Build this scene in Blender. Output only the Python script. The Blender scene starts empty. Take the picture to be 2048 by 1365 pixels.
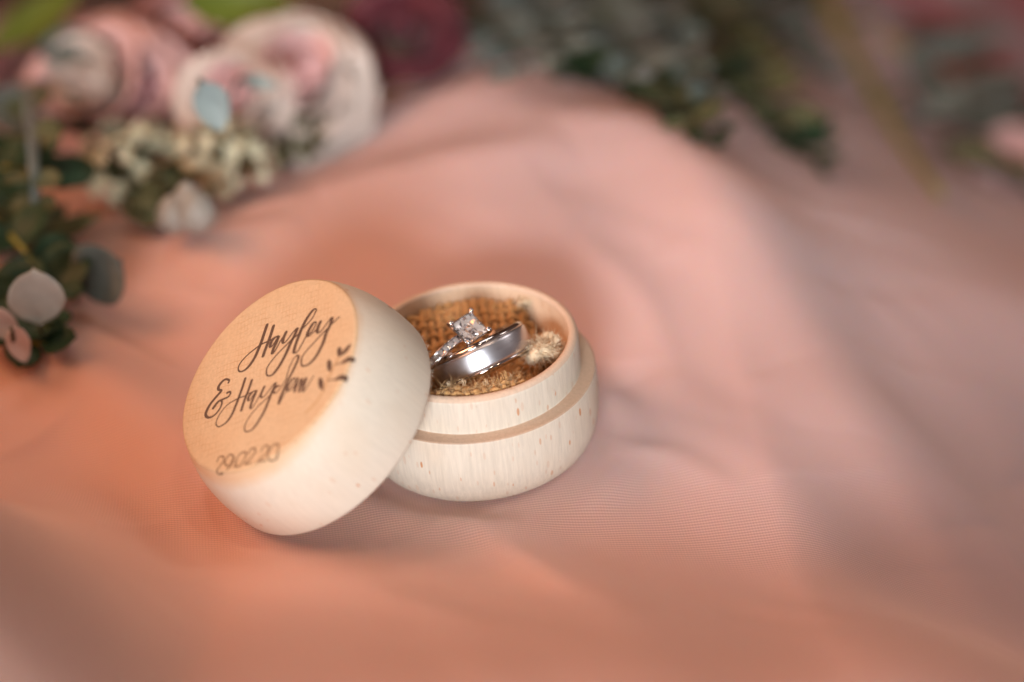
import bpy, bmesh, math, random
from mathutils import Vector, Matrix, Quaternion
import numpy as np
R = math.radians
random.seed(7)
rng = np.random.default_rng(11)
sc = bpy.context.scene
MM = 0.001

# ---------------------------------------------------------------- camera
CP = Vector((0, -404.721, 268.005))
CR = Vector((0.99274813, -0.08024922, -0.0895054))
CU = Vector((0.11897519, 0.54932401, 0.82709614))
CF = Vector((0.01720635, 0.83174707, -0.55488805))
camd = bpy.data.cameras.new('camera')
cam = bpy.data.objects.new('camera', camd)
sc.collection.objects.link(cam)
m = Matrix((CR, CU, -CF)).transposed().to_4x4()
m.translation = CP * MM
cam.matrix_world = m
camd.sensor_width = 36
camd.lens = 85
camd.clip_start = 0.01
camd.clip_end = 50
camd.dof.use_dof = True
camd.dof.focus_distance = 0.4748
camd.dof.aperture_fstop = 4.4
sc.camera = cam

# ---------------------------------------------------------------- world, lamps, exposure
w = bpy.data.worlds.new('World'); sc.world = w; w.use_nodes = True
# a dim room: cooler on the side the lens looks from, warm lamp light on the far side and overhead
wt = w.node_tree; bg = wt.nodes['Background']
tc = wt.nodes.new('ShaderNodeTexCoord'); sx = wt.nodes.new('ShaderNodeSeparateXYZ'); mr = wt.nodes.new('ShaderNodeMapRange')
wt.links.new(tc.outputs['Generated'], sx.inputs[0]); sb = wt.nodes.new('ShaderNodeMath'); sb.operation = 'SUBTRACT'
wt.links.new(sx.outputs['Y'], sb.inputs[0]); wt.links.new(sx.outputs['X'], sb.inputs[1]); wt.links.new(sb.outputs[0], mr.inputs['Value'])
mr.inputs['From Min'].default_value = -.9; mr.inputs['From Max'].default_value = .5
mx = wt.nodes.new('ShaderNodeMix'); mx.data_type = 'RGBA'
mx.inputs[6].default_value = (.29, .225, .215, 1); mx.inputs[7].default_value = (.15, .066, .040, 1)
wt.links.new(mr.outputs[0], mx.inputs[0]); wt.links.new(mx.outputs[2], bg.inputs[0])
bg.inputs[1].default_value = 0.44

def area(name, loc, target, sx, sy, power, col, spread=180):
    l = bpy.data.lights.new(name, 'AREA'); l.shape = 'RECTANGLE'
    l.spread = R(spread); l.size = sx * MM; l.size_y = sy * MM; l.energy = power; l.color = col
    o = bpy.data.objects.new(name, l); sc.collection.objects.link(o)
    o.location = Vector(loc) * MM
    d = (Vector(target) - Vector(loc))
    o.rotation_euler = d.to_track_quat('-Z', 'Y').to_euler()
    return o
area('window_light', (-125, -868, 310), (0, 28, -5), 270, 230, 0.290, (0.93, 0.97, 1.0), 25)
area('warm_room_light', (-420, 60, 470), (-20, 0, -10), 400, 400, 0.44, (1.0, 0.44, 0.22), 60)
area('added_sparkle_lamp', (210, -260, 900), (0, 0, 0), 50, 50, 0.08, (1.0, 0.72, 0.48), 70)  # added unseen lamp, only there to make the diamond sparkle
area('added_sparkle_lamp', (-120, -80, 950), (0, 0, 0), 50, 50, 0.08, (1.0, 0.78, 0.58), 70)  # second added lamp for sparkle, no visible source
area('added_fill_lamp', (-60, 380, 800), (0, 0, 0), 300, 240, 0.10, (1.0, 0.90, 0.88), 60)  # added unseen panel, something bright for the diamond to reflect
area('added_fill_lamp', (620, 60, 520), (0, 0, 0), 240, 240, 0.08, (1.0, 0.90, 0.86), 60)  # added unseen fill for the right shoulder of the lid

sc.view_settings.view_transform = 'Standard'
sc.view_settings.look = 'None'
sc.view_settings.exposure = 0.0
sc.view_settings.gamma = 1.0
sc.cycles.max_bounces = 12
sc.cycles.transmission_bounces = 12
sc.cycles.caustics_refractive = True
sc.cycles.caustics_reflective = True
sc.cycles.sample_clamp_indirect = 6
sc.cycles.use_denoising = True

# ---------------------------------------------------------------- helpers
def at(px, py, z):
    """point where the sight line of photo pixel (2048 wide) meets height z (mm)"""
    F = 85 / 36 * 2048
    d = CF + CR * ((px - 1024) / F) - CU * ((py - 682.5) / F)
    t = (z - CP.z) / d.z
    return CP + d * t

def mesh_obj(name, verts, faces, mat, parent=None, smooth=True, local=None):
    me = bpy.data.meshes.new(name)
    me.from_pydata([tuple(float(c) * MM for c in v) for v in verts], [], faces)
    if mat is not None:
        me.materials.append(mat)
    if smooth:
        me.polygons.foreach_set('use_smooth', [True] * len(me.polygons))
    me.update()
    o = bpy.data.objects.new(name, me); sc.collection.objects.link(o)
    if parent is not None:
        o.parent = parent
    return o

def empty(name, loc=(0, 0, 0), rot=None):
    o = bpy.data.objects.new(name, None); sc.collection.objects.link(o)
    o.empty_display_size = 0.01
    o.location = Vector(loc) * MM
    if rot is not None:
        o.rotation_mode = 'QUATERNION'; o.rotation_quaternion = rot
    return o

def tag(o, label=None, cat=None, group=None, kind=None):
    if label: o['label'] = label
    if cat: o['category'] = cat
    if group: o['group'] = group
    if kind: o['kind'] = kind
    return o

def lathe(profile, seg=128, closed=True):
    """profile: list of (r, z). returns verts, faces"""
    V = []; Fc = []; n = len(profile); idx = []
    for (r, z) in profile:
        if r < 1e-6:
            idx.append([len(V)] * seg); V.append((0, 0, z))
        else:
            idx.append([len(V) + k for k in range(seg)])
            for k in range(seg):
                a = 2 * math.pi * k / seg
                V.append((r * math.cos(a), r * math.sin(a), z))
    rngp = range(n) if closed else range(n - 1)
    for i in rngp:
        j = (i + 1) % n
        for k in range(seg):
            k2 = (k + 1) % seg
            q = [idx[i][k], idx[i][k2], idx[j][k2], idx[j][k]]
            u = []
            for t in q:
                if t not in u: u.append(t)
            if len(u) >= 3: Fc.append(u)
    return V, Fc

def smooth_profile(pts, reps=2, keep=()):
    """Chaikin rounding of an open profile, keeping the end points"""
    for _ in range(reps):
        out = [pts[0]]
        for a, b in zip(pts[:-1], pts[1:]):
            out.append((a[0] * .75 + b[0] * .25, a[1] * .75 + b[1] * .25))
            out.append((a[0] * .25 + b[0] * .75, a[1] * .25 + b[1] * .75))
        out.append(pts[-1]); pts = out
    return pts

def tube(path, rad, sides=6, V=None, Fc=None, cap=True):
    """append a tube along path (list of Vectors); rad a number or list"""
    if V is None: V, Fc = [], []
    n = len(path); base = len(V)
    t = (path[1] - path[0]).normalized()
    up = Vector((0, 0, 1)) if abs(t.z) < .9 else Vector((1, 0, 0))
    a = t.cross(up).normalized()
    for i, p in enumerate(path):
        t = (path[min(i + 1, n - 1)] - path[max(i - 1, 0)])
        t = t.normalized() if t.length > 1e-9 else Vector((0, 0, 1))
        a = (a - t * a.dot(t))
        a = a.normalized() if a.length > 1e-6 else t.orthogonal().normalized()
        b = t.cross(a)
        r = rad[i] if hasattr(rad, '__len__') else rad
        for k in range(sides):
            an = 2 * math.pi * k / sides
            V.append(tuple(p + a * (r * math.cos(an)) + b * (r * math.sin(an))))
    for i in range(n - 1):
        for k in range(sides):
            k2 = (k + 1) % sides
            Fc.append((base + i * sides + k, base + i * sides + k2, base + (i + 1) * sides + k2, base + (i + 1) * sides + k))
    if cap:
        Fc.append(tuple(base + k for k in reversed(range(sides))))
        Fc.append(tuple(base + (n - 1) * sides + k for k in range(sides)))
    return V, Fc

def catmull(P, sub=6):
    out = []
    n = len(P)
    for i in range(n - 1):
        p0 = P[max(i - 1, 0)]; p1 = P[i]; p2 = P[i + 1]; p3 = P[min(i + 2, n - 1)]
        for k in range(sub):
            t = k / sub
            out.append(tuple(0.5 * ((2 * b) + (-a + c) * t + (2 * a - 5 * b + 4 * c - d) * t * t + (-a + 3 * b - 3 * c + d) * t ** 3)
                             for a, b, c, d in zip(p0, p1, p2, p3)))
    out.append(tuple(P[-1]))
    return out

# ---------------------------------------------------------------- materials
class NT:
    def __init__(s, name):
        s.m = bpy.data.materials.new(name); s.m.use_nodes = True
        s.t = s.m.node_tree; s.b = s.t.nodes['Principled BSDF']
        s.out = s.t.nodes['Material Output']
    def n(s, typ, **kw):
        o = s.t.nodes.new(typ)
        for k, v in kw.items():
            if k.startswith('i_'):
                key = k[2:]; key = int(key) if key.isdigit() else key.replace('_', ' ')
                o.inputs[key].default_value = v
            else: setattr(o, k, v)
        return o
    def l(s, a, b): s.t.links.new(a, b)
    def coords(s, scale=(1, 1, 1), rot=(0, 0, 0)):
        tc = s.n('ShaderNodeTexCoord'); mp = s.n('ShaderNodeMapping')
        mp.inputs['Scale'].default_value = [1000 * c for c in scale]
        mp.inputs['Rotation'].default_value = rot
        s.l(tc.outputs['Object'], mp.inputs['Vector']); return mp.outputs[0]
    def ramp(s, fac, stops):
        r = s.n('ShaderNodeValToRGB'); e = r.color_ramp.elements
        while len(e) < len(stops): e.new(0.5)
        for el, (p, c) in zip(e, stops):
            el.position = p; el.color = (*c, 1) if hasattr(c, '__len__') else (c, c, c, 1)
        s.l(fac, r.inputs[0]); return r.outputs[0]
    def mix(s, fac, a, b, mode='MIX'):
        x = s.n('ShaderNodeMix', data_type='RGBA', blend_type=mode)
        for sock, v in ((x.inputs[0], fac), (x.inputs[6], a), (x.inputs[7], b)):
            if hasattr(v, 'is_output') or hasattr(v, 'links'): s.l(v, sock)
            else: sock.default_value = v if not hasattr(v, '__len__') else (*v, 1)
        return x.outputs[2]
    def math(s, op, a, b=None, clamp=False):
        x = s.n('ShaderNodeMath', operation=op, use_clamp=clamp)
        for sock, v in ((x.inputs[0], a), (x.inputs[1], b)):
            if v is None: continue
            if hasattr(v, 'links'): s.l(v, sock)
            else: sock.default_value = v
        return x.outputs[0]
    def bump(s, h, strength, dist, prev=None):
        b = s.n('ShaderNodeBump'); b.inputs['Strength'].default_value = strength
        b.inputs['Distance'].default_value = dist * MM
        s.l(h, b.inputs['Height'])
        if prev is not None: s.l(prev, b.inputs['Normal'])
        return b.outputs[0]
    def set(s, **kw):
        for k, v in kw.items():
            key = k.replace('_', ' ')
            sock = s.b.inputs[key]
            if hasattr(v, 'links'): s.l(v, sock)
            else: sock.default_value = (*v, 1) if hasattr(v, '__len__') and len(v) == 3 and sock.type == 'RGBA' else v
        return s

def noise(N, vec, scale, detail=4, rough=.5, dist=0):
    x = N.n('ShaderNodeTexNoise'); x.inputs['Scale'].default_value = scale
    x.inputs['Detail'].default_value = detail; x.inputs['Roughness'].default_value = rough
    x.inputs['Distortion'].default_value = dist
    N.l(vec, x.inputs['Vector']); return x.outputs[0]

def beech(name, base=(.735, .665, .555), fleck=(.60, .30, .15), amount=1.0, zdir=(0.9, 0.55, 0.27), rough=.62, saw=0, dots=True, fade=False, soft=1.0):
    N = NT(name)
    v = N.coords()
    grain = noise(N, N.coords((1.6, 1.6, .12)), 1.0, 5, .6, .4)
    col = N.mix(N.ramp(grain, [(.35, 0.0), (.7, 1.0)]), tuple(c * (1 - .11 * soft) for c in base), tuple(min(c * (1 + .05 * soft), .9) for c in base))
    blot = noise(N, N.coords((.09, .09, .06)), 1.0, 3)
    col = N.mix(N.math('MULTIPLY', N.ramp(blot, [(.45, 0.0), (.7, 1.0)]), .35), col, (base[0] * .97, base[1] * .86, base[2] * .76))
    h = grain
    if dots:
        # ray flecks: little spindle-shaped marks running along the grain
        warp = N.coords(zdir, (0.0, R(7), 0.0))
        vo = N.n('ShaderNodeTexVoronoi', feature='F1'); vo.inputs['Scale'].default_value = 1.0
        vo.inputs['Randomness'].default_value = 1.0
        N.l(warp, vo.inputs['Vector'])
        sel = N.n('ShaderNodeSeparateColor'); N.l(vo.outputs['Color'], sel.inputs[0])
        keep = N.math('GREATER_THAN', sel.outputs[0], 1 - .62 * amount)
        strong = N.ramp(sel.outputs[1], [(.45, .22), (1.0, 1.0)])
        size = N.math('MULTIPLY_ADD', sel.outputs[2], .17); size.node.inputs[2].default_value = .16
        d = N.math('SUBTRACT', size, vo.outputs['Distance'])
        mask = N.ramp(d, [(0.0, 0.0), (.06, 1.0)])
        mask = N.math('MULTIPLY', N.math('MULTIPLY', mask, keep), strong)
        col = N.mix(mask, col, fleck)
    if fade:   # the sawn tan skin of the face runs out raggedly over the turned shoulder
        tc = N.n('ShaderNodeTexCoord'); sp = N.n('ShaderNodeSeparateXYZ'); N.l(tc.outputs['Object'], sp.inputs[0])
        zz = N.math('MULTIPLY', sp.outputs['Z'], 1000)
        side = N.math('ADD', N.math('MULTIPLY', sp.outputs['X'], 35), N.math('MULTIPLY', sp.outputs['Y'], -93))
        side = N.math('MAXIMUM', side, 0.0)
        nz2 = noise(N, N.coords((.25, .25, .25)), 1.0, 3)
        q = N.math('ADD', N.math('ADD', zz, N.math('MULTIPLY', side, 1.1)), N.math('MULTIPLY', nz2, 1.6))
        mr = N.n('ShaderNodeMapRange'); N.l(q, mr.inputs['Value']); mr.inputs['From Min'].default_value = 18.2; mr.inputs['From Max'].default_value = 20.6
        col = N.mix(mr.outputs[0], col, (.70, .49, .31))
    fine = noise(N, N.coords((4, 4, .8)), 1.0, 3, .6)
    hh = N.math('ADD', N.math('MULTIPLY', fine, .6), grain)
    nb = N.bump(hh, .5 * soft, .14)
    if saw:
        wv = N.n('ShaderNodeTexWave', wave_type='BANDS', bands_direction='X'); N.l(N.coords((1, 1, 1), (0, 0, R(38))), wv.inputs['Vector'])
        wv.inputs['Scale'].default_value = .22; wv.inputs['Distortion'].default_value = 3.5; wv.inputs['Detail'].default_value = 3
        w2 = N.n('ShaderNodeTexWave', wave_type='BANDS', bands_direction='Y'); N.l(N.coords((1, 1, 1), (0, 0, R(30))), w2.inputs['Vector'])
        w2.inputs['Scale'].default_value = .35; w2.inputs['Distortion'].default_value = 2.0; w2.inputs['Detail'].default_value = 4
        lines = N.ramp(wv.outputs['Fac'], [(.0, 1.0), (.09, 0.0)])
        lines2 = N.ramp(w2.outputs['Fac'], [(.0, .8), (.12, 0.0)])
        both = N.math('ADD', lines, lines2, True)
        both = N.math('MULTIPLY', both, N.ramp(noise(N, N.coords((.16, .28, .2)), 1.0, 3), [(.42, 0.0), (.62, 1.0)]))
        col = N.mix(N.math('MULTIPLY', both, .38), col, (.42, .2, .075))
        nb = N.bump(both, -.35, .12, nb)
    N.set(Base_Color=col, Roughness=rough, Normal=nb, Specular_IOR_Level=.25)
    return N.m

M = {}
M['beech'] = beech('turned_beech')
M['beech_lid'] = beech('turned_beech_lid', amount=.30, zdir=(.35, .8, .35), fade=True, soft=.45)
M['beech_face'] = beech('sawn_beech_face', base=(.66, .48, .30), amount=0, saw=1, dots=False, rough=.55)
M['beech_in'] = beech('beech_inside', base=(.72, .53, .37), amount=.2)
M['beech_ledge'] = beech('turned_ledge_shade_tint', base=(.58, .40, .285), amount=0, dots=False)  # upward-facing step: its dimmer, warmer light is painted into this base
M['beech_rim'] = beech('turned_rim_shade_tint', base=(.70, .53, .40), amount=0, dots=False)  # top of the lip: warm light from above painted into the base

N = NT('burnt_engraving'); v = N.coords()
nz = noise(N, v, 6.0, 3, .7)
N.set(Base_Color=N.mix(nz, (.055, .028, .018), (.17, .095, .06)), Roughness=.85); M['burn'] = N.m
N = NT('light_engraving'); v = N.coords(); nz = noise(N, v, 3.0, 3, .7)
N.set(Base_Color=N.mix(nz, (.13, .075, .04), (.30, .18, .10)), Roughness=.85); M['burn_pale'] = N.m
N = NT('faint_engraving'); v = N.coords(); nz = noise(N, v, 2.0, 3, .7)
N.set(Base_Color=N.mix(nz, (.45, .27, .13), (.62, .39, .21)), Roughness=.85); M['burn_faint'] = N.m

N = NT('white_gold'); nz = noise(N, N.coords(), 3.0, 4, .6)
N.set(Base_Color=(.80, .78, .79), Metallic=1.0, Roughness=N.ramp(nz, [(.3, .07), (.8, .16)])); M['gold'] = N.m
N = NT('brushed_tungsten'); nz = noise(N, N.coords((.3, .3, 9)), 1.0, 4, .6)
N.set(Base_Color=(.74, .73, .77), Metallic=1.0, Roughness=N.ramp(nz, [(.3, .27), (.8, .40)])); M['band'] = N.m
N = NT('polished_band_edge'); N.set(Base_Color=(.70, .66, .64), Metallic=1.0, Roughness=.07); M['edge'] = N.m
N = NT('diamond'); N.set(Base_Color=(1, 1, 1), Transmission_Weight=1.0, IOR=1.5, Roughness=0.0, Coat_Weight=.0); M['diamond'] = N.m
N = NT('small_diamond'); N.set(Base_Color=(.95, .93, .92), Transmission_Weight=.6, IOR=2.3, Metallic=.25, Roughness=0.03); M['stone'] = N.m
N = NT('diamond_back_facets'); N.set(Base_Color=(.93, .93, .96), Metallic=1.0, Roughness=.06); M['facet'] = N.m
N = NT('diamond_painted_glint_facets'); N.set(Base_Color=(1, 1, 1), Metallic=.2, Roughness=.15); M['facet_pale'] = N.m  # bright glints painted as a pale facet colour
N = NT('diamond_painted_warm_facets'); N.set(Base_Color=(1.0, .74, .55), Metallic=.55, Roughness=.12); M['facet_warm'] = N.m  # warm reflections painted into the facet colour

def jute(name, a, b):
    N = NT(name); oi = N.n('ShaderNodeObjectInfo')
    nz = noise(N, N.coords((1.2, 1.2, 1.2)), 1.0, 4, .6)
    c = N.mix(N.ramp(nz, [(.3, 0.0), (.75, 1.0)]), a, b)
    N.set(Base_Color=c, Roughness=.8, Normal=N.bump(noise(N, N.coords((5, 5, 5)), 1, 2), .6, .25), Sheen_Weight=.15)
    return N.m
M['jute'] = jute('burlap_jute', (.40, .195, .06), (.80, .50, .21))
M['twine'] = jute('pale_twine', (.62, .45, .26), (.85, .74, .56))
M['fuzz'] = jute('jute_fibre', (.55, .33, .13), (.80, .58, .32))
M['fuzz_pale'] = jute('pale_jute_fibre', (.60, .43, .25), (.88, .76, .56))

def cloth_mat():
    N = NT('chiffon_light_tint')
    v = N.coords()
    # warm light at left, cool at right, painted in as a peach-to-pink drift
    nz = noise(N, N.coords((.011, .011, .011)), 1.0, 2)
    tc = N.n('ShaderNodeTexCoord'); sp = N.n('ShaderNodeSeparateXYZ'); N.l(tc.outputs['Object'], sp.inputs[0])
    q = N.math('ADD', N.math('MULTIPLY', sp.outputs['X'], 1000), N.math('MULTIPLY', sp.outputs['Y'], 500))
    q = N.math('ADD', q, N.math('MULTIPLY', nz, 90))
    mr = N.n('ShaderNodeMapRange', interpolation_type='SMOOTHSTEP'); N.l(q, mr.inputs['Value']); mr.inputs['From Min'].default_value = 0; mr.inputs['From Max'].default_value = 115
    base = N.mix(mr.outputs[0], (.775, .46, .365), (.75, .535, .52))
    wx = N.n('ShaderNodeTexWave', bands_direction='X'); wy = N.n('ShaderNodeTexWave', bands_direction='Y')
    vv = N.coords((1, 1, 1), (0, 0, R(-4)))
    for x in (wx, wy):
        N.l(vv, x.inputs['Vector']); x.inputs['Distortion'].default_value = 1.6; x.inputs['Detail'].default_value = 3
        x.inputs['Detail Scale'].default_value = .22
    wx.inputs['Scale'].default_value = .55; wy.inputs['Scale'].default_value = .43
    th = N.math('ADD', N.math('MULTIPLY', wy.outputs['Fac'], .7), N.math('MULTIPLY', wx.outputs['Fac'], .26))
    col = N.mix(N.ramp(th, [(.15, 0.0), (.9, 1.0)]), (.74, .70, .70), (1.0, 1.0, 1.0))
    base = N.mix(1.0, base, col, 'MULTIPLY')
    N.set(Base_Color=base, Roughness=.6, Specular_IOR_Level=.35, Sheen_Weight=.55, Sheen_Roughness=.38, Sheen_Tint=(1.0, .90, .92),
          Normal=N.bump(th, .6, .12), Subsurface_Weight=.25, Subsurface_Radius=(1.0, .28, .12), Subsurface_Scale=.009)
    return N.m
M['cloth'] = cloth_mat()

def leafmat(name, a, b, rough=.5, sheen=.0, trans=.15):
    N = NT(name); nz = noise(N, N.coords((.12, .12, .12)), 1.0, 4, .6)
    c = N.mix(N.ramp(nz, [(.3, 0.0), (.7, 1.0)]), a, b)
    N.set(Base_Color=c, Roughness=rough, Sheen_Weight=sheen, Specular_IOR_Level=.3,
          Normal=N.bump(noise(N, N.coords((.8, .8, .8)), 1, 3), .3, .3))
    return N.m
M['euc'] = leafmat('eucalyptus_leaf', (.06, .08, .068), (.17, .20, .18), .5, .2)
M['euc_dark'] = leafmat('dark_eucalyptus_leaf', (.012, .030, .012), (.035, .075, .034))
M['euc_pale'] = leafmat('silver_leaf', (.36, .42, .40), (.52, .57, .52), .5, .2)
M['euc_blue'] = leafmat('pale_blue_leaf', (.24, .31, .31), (.34, .42, .41))
M['olive'] = leafmat('olive_leaf', (.06, .07, .03), (.13, .13, .06))
M['green'] = leafmat('bright_green_leaf', (.09, .13, .010), (.17, .22, .025))
M['stem'] = leafmat('woody_stem', (.20, .18, .03), (.34, .30, .06))
M['stem_dark'] = leafmat('dark_stem', (.03, .035, .015), (.06, .06, .03))
M['cream'] = leafmat('cream_petal', (.66, .56, .50), (.82, .73, .66), .6, .1)
M['blush'] = leafmat('blush_petal', (.70, .44, .43), (.82, .58, .56), .6, .1)
M['mauve'] = leafmat('dusty_mauve_petal', (.38, .17, .18), (.56, .32, .32), .6, .1)
M['burg'] = leafmat('burgundy_petal', (.10, .016, .024), (.19, .045, .06), .5, .1)
M['filler'] = leafmat('cream_green_floret', (.50, .50, .33), (.72, .71, .55), .6)
M['berry'] = leafmat('grey_berry', (.20, .19, .16), (.42, .40, .36), .4)
M['bud'] = leafmat('pale_pink_bud', (.6, .5, .47), (.8, .7, .66), .5)
M['ribbon'] = leafmat('burgundy_ribbon', (.30, .055, .06), (.40, .10, .11), .5, .4)

# engraving strokes on the lid face, mm in the plane of the face
STROKES = {
    'hayley': [[[-11.59,5.35],[-10.31,4.02],[-8.89,2.54],[-7.61,0.97],[-6.63,-0.46],[-6.07,-2.02],[-6.08,-3.32],[-6.79,-4.3],[-7.86,-4.39],[-8.71,-3.68],[-9.06,-2.46],[-9.05,-0.98],[-8.76,0.52],[-8.39,1.99],[-7.82,3.03],[-7.17,4.03],[-6.74,5.14],[-6.22,5.95]],[[-9.72,6.29],[-8.31,4.89],[-7.03,3.48],[-5.91,2.14],[-5.07,1.26]],[[-6.1,5.97],[-6.6,5.23],[-6.46,4.19],[-5.62,3.47],[-5.27,3.71],[-5.47,4.54],[-6.03,5.94],[-5.19,5.06],[-4.35,3.85],[-3.58,3.09],[-3.26,3.31],[-3.65,4.33],[-4.34,5.47],[-4.76,6.48]],[[-5.18,7.65],[-4.48,6.67],[-3.71,6.06],[-3.08,6.17],[-3.08,7.14],[-3.49,8.63],[-3.48,9.92],[-2.51,8.81],[-1.54,7.22],[-0.3,5.5],[0.66,3.92],[1.35,2.31],[1.62,0.74],[0.78,-0.16],[-0.25,-0.08],[-1.29,0.64],[-1.84,2.19],[-2.11,4.1],[-2.1,6.03],[-2.1,7.64],[-1.81,9.28],[-2.09,10.38],[-2.08,11.67],[-2.21,13.35],[-2.9,14.65],[-3.39,15.13],[-3.95,14.84],[-3.89,13.83],[-3.33,12.27],[-2.36,10.68],[-1.26,9.34],[-0.15,8.01],[1.16,6.82],[1.84,6.81],[2.05,7.43],[1.51,8.66],[0.69,10.18],[0.69,10.98],[0.69,12.1],[0.21,13.21],[-0.27,13.61],[-0.82,13.32],[-0.55,12.22],[0.21,10.97],[1.03,10.81],[1.24,11.67],[1.39,12.72]],[[0.56,14.33],[1.32,13.32],[2.14,12.76],[2.76,12.94],[2.76,13.97],[2.36,15.45],[2.22,16.63],[3.45,15.71],[4.4,14.13],[5.89,12.6],[6.97,10.96],[7.64,9.36],[7.64,7.78],[6.75,6.62],[5.6,6.69],[4.38,7.6],[3.98,9.23],[3.85,11.21],[3.72,13.03],[3.72,14.94],[3.73,16.53],[3.8,17.85]]],
    'amp': [[[-7.03,-7.52],[-7.4,-7.14],[-8.5,-7.6],[-8.8,-8.57],[-8.45,-9.61],[-7.73,-9.93],[-6.8,-9.65],[-6.57,-11.04],[-6.26,-12.83],[-5.47,-14.28],[-4.63,-14.87],[-3.41,-14.63],[-2.62,-13.52],[-2.77,-11.99],[-3.55,-10.91],[-4.5,-10.67],[-4.9,-11.41],[-4.59,-12.83]],[[-4.98,-11.37],[-4.34,-10.19],[-3.7,-9.19],[-3.86,-8.39],[-4.52,-8.28],[-4.89,-8.85]]],
    'hayden': [[[-3.92,-4.25],[-2.43,-5.75],[-1.02,-7.3],[0.22,-8.77],[1.46,-10.41],[1.92,-12.07],[1.37,-13.64],[0.36,-14.1],[-0.74,-13.62],[-1.67,-12.11],[-1.98,-10.33],[-1.5,-8.72],[-0.71,-7.26],[0.08,-6.16],[0.7,-4.81],[1.48,-3.72]],[[-1.95,-3.33],[-0.54,-4.79],[0.85,-6.51],[2.63,-8.32]],[[1.48,-3.72],[1.02,-4.41],[1.17,-5.57],[1.97,-6.08],[2.25,-5.7],[1.79,-4.4],[1.64,-3.7],[2.41,-4.69],[3.33,-5.83],[4.18,-6.49],[4.64,-6.25],[4.11,-4.93],[3.42,-3.62]],[[2.57,-1.96],[3.34,-3.13],[4.11,-3.58],[4.73,-3.23],[4.58,-1.9],[4.12,-0.43],[4.28,0.31],[4.66,-0.05],[5.8,-1.57],[7.02,-3.04],[8.23,-4.67],[9.13,-6.52],[9.58,-8.34],[8.9,-9.64],[7.84,-9.78],[6.7,-8.99],[5.94,-7.21],[5.64,-5.09],[5.8,-3.01],[5.8,-1.39],[5.5,-0.35],[5.73,0.61]],[[5.89,0.72],[5.27,0.2],[5.27,-0.52],[5.88,-0.98],[6.57,-0.77],[6.65,0.09],[6.42,1.01],[5.89,2.42]],[[6.04,2.35],[4.75,3.41],[3.37,4.97],[2.76,6.52],[3.15,6.96],[3.84,6.72],[4.6,5.82],[5.67,4.23],[6.73,2.3],[7.94,0.65],[9.0,-0.74],[9.75,-1.36]],[[9.75,-0.92],[8.92,0.27],[8.62,1.31],[8.7,2.25],[8.4,3.29],[7.9,3.97],[7.34,3.7],[7.49,2.65],[8.1,1.65],[8.85,1.38],[9.38,1.93],[9.31,3.03]],[[8.41,4.36],[9.46,3.32],[10.59,2.51]],[[10.51,2.64],[9.76,3.71],[9.31,4.73],[9.54,4.97],[10.44,4.18],[11.64,3.25]],[[11.56,3.38],[10.82,4.45],[10.1,5.54],[10.37,5.73],[11.27,4.76],[12.31,3.91],[12.76,4.13],[12.17,5.57],[11.42,7.17]]],
    'date': [[[8.88,-17.68],[8.38,-17.1],[8.68,-16.4],[9.59,-16.2],[10.3,-16.64],[10.59,-17.72],[10.69,-18.72],[11.24,-19.26],[12.3,-18.18]],[[11.55,-14.4],[10.3,-14.73],[10.3,-15.68],[10.85,-16.46],[11.8,-16.59],[12.4,-16.15],[12.3,-15.27],[11.55,-14.4],[12.5,-15.0],[13.0,-15.94],[12.9,-16.84]],[[14.04,-15.34],[14.19,-15.32]],[[13.01,-12.03],[12.41,-12.94],[12.7,-14.03],[13.8,-14.88],[14.69,-14.81],[15.09,-14.04],[14.59,-12.87],[13.75,-12.07],[13.01,-12.03]],[[14.2,-11.74],[13.76,-10.83],[14.3,-10.13],[15.19,-10.19],[15.68,-11.01],[15.68,-12.3],[15.83,-13.31],[16.86,-12.14]],[[17.94,-11.34],[18.09,-11.31]],[[16.48,-9.25],[16.08,-8.36],[16.67,-7.69],[17.56,-7.75],[18.14,-8.61],[18.14,-9.78],[18.14,-10.78],[19.31,-9.62]],[[18.54,-5.86],[17.95,-6.64],[18.14,-7.67],[19.02,-8.67],[20.09,-8.93],[20.87,-8.12],[20.48,-6.89],[19.51,-5.97],[18.54,-5.86]]],
    'stem': [[[17.91,2.05],[17.92,4.09],[17.45,5.98],[16.84,7.21],[15.59,8.75],[14.51,10.4],[13.26,12.51],[12.63,13.94]],[[16.84,7.21],[15.75,7.19]],[[15.59,8.93],[16.84,9.99]],[[14.35,10.48],[13.64,10.36]],[[13.73,11.9],[14.82,13.03]],[[12.63,13.94],[12.47,13.64]]],
    'leaf': [[[16.37,7.07],[13.17,7.98]],[[16.92,9.95],[18.23,11.7],[20.69,12.41]],[[14.11,10.31],[11.13,11.41]],[[14.82,12.85],[15.53,14.54],[16.69,15.8]],[[13.1,13.52],[10.58,14.39]],[[13.1,13.89],[12.71,16.6]]],
}

# ================================================================ THE CLOTH
def hgt_plane(x, y): return -24.75 - 0.10 * x

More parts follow.
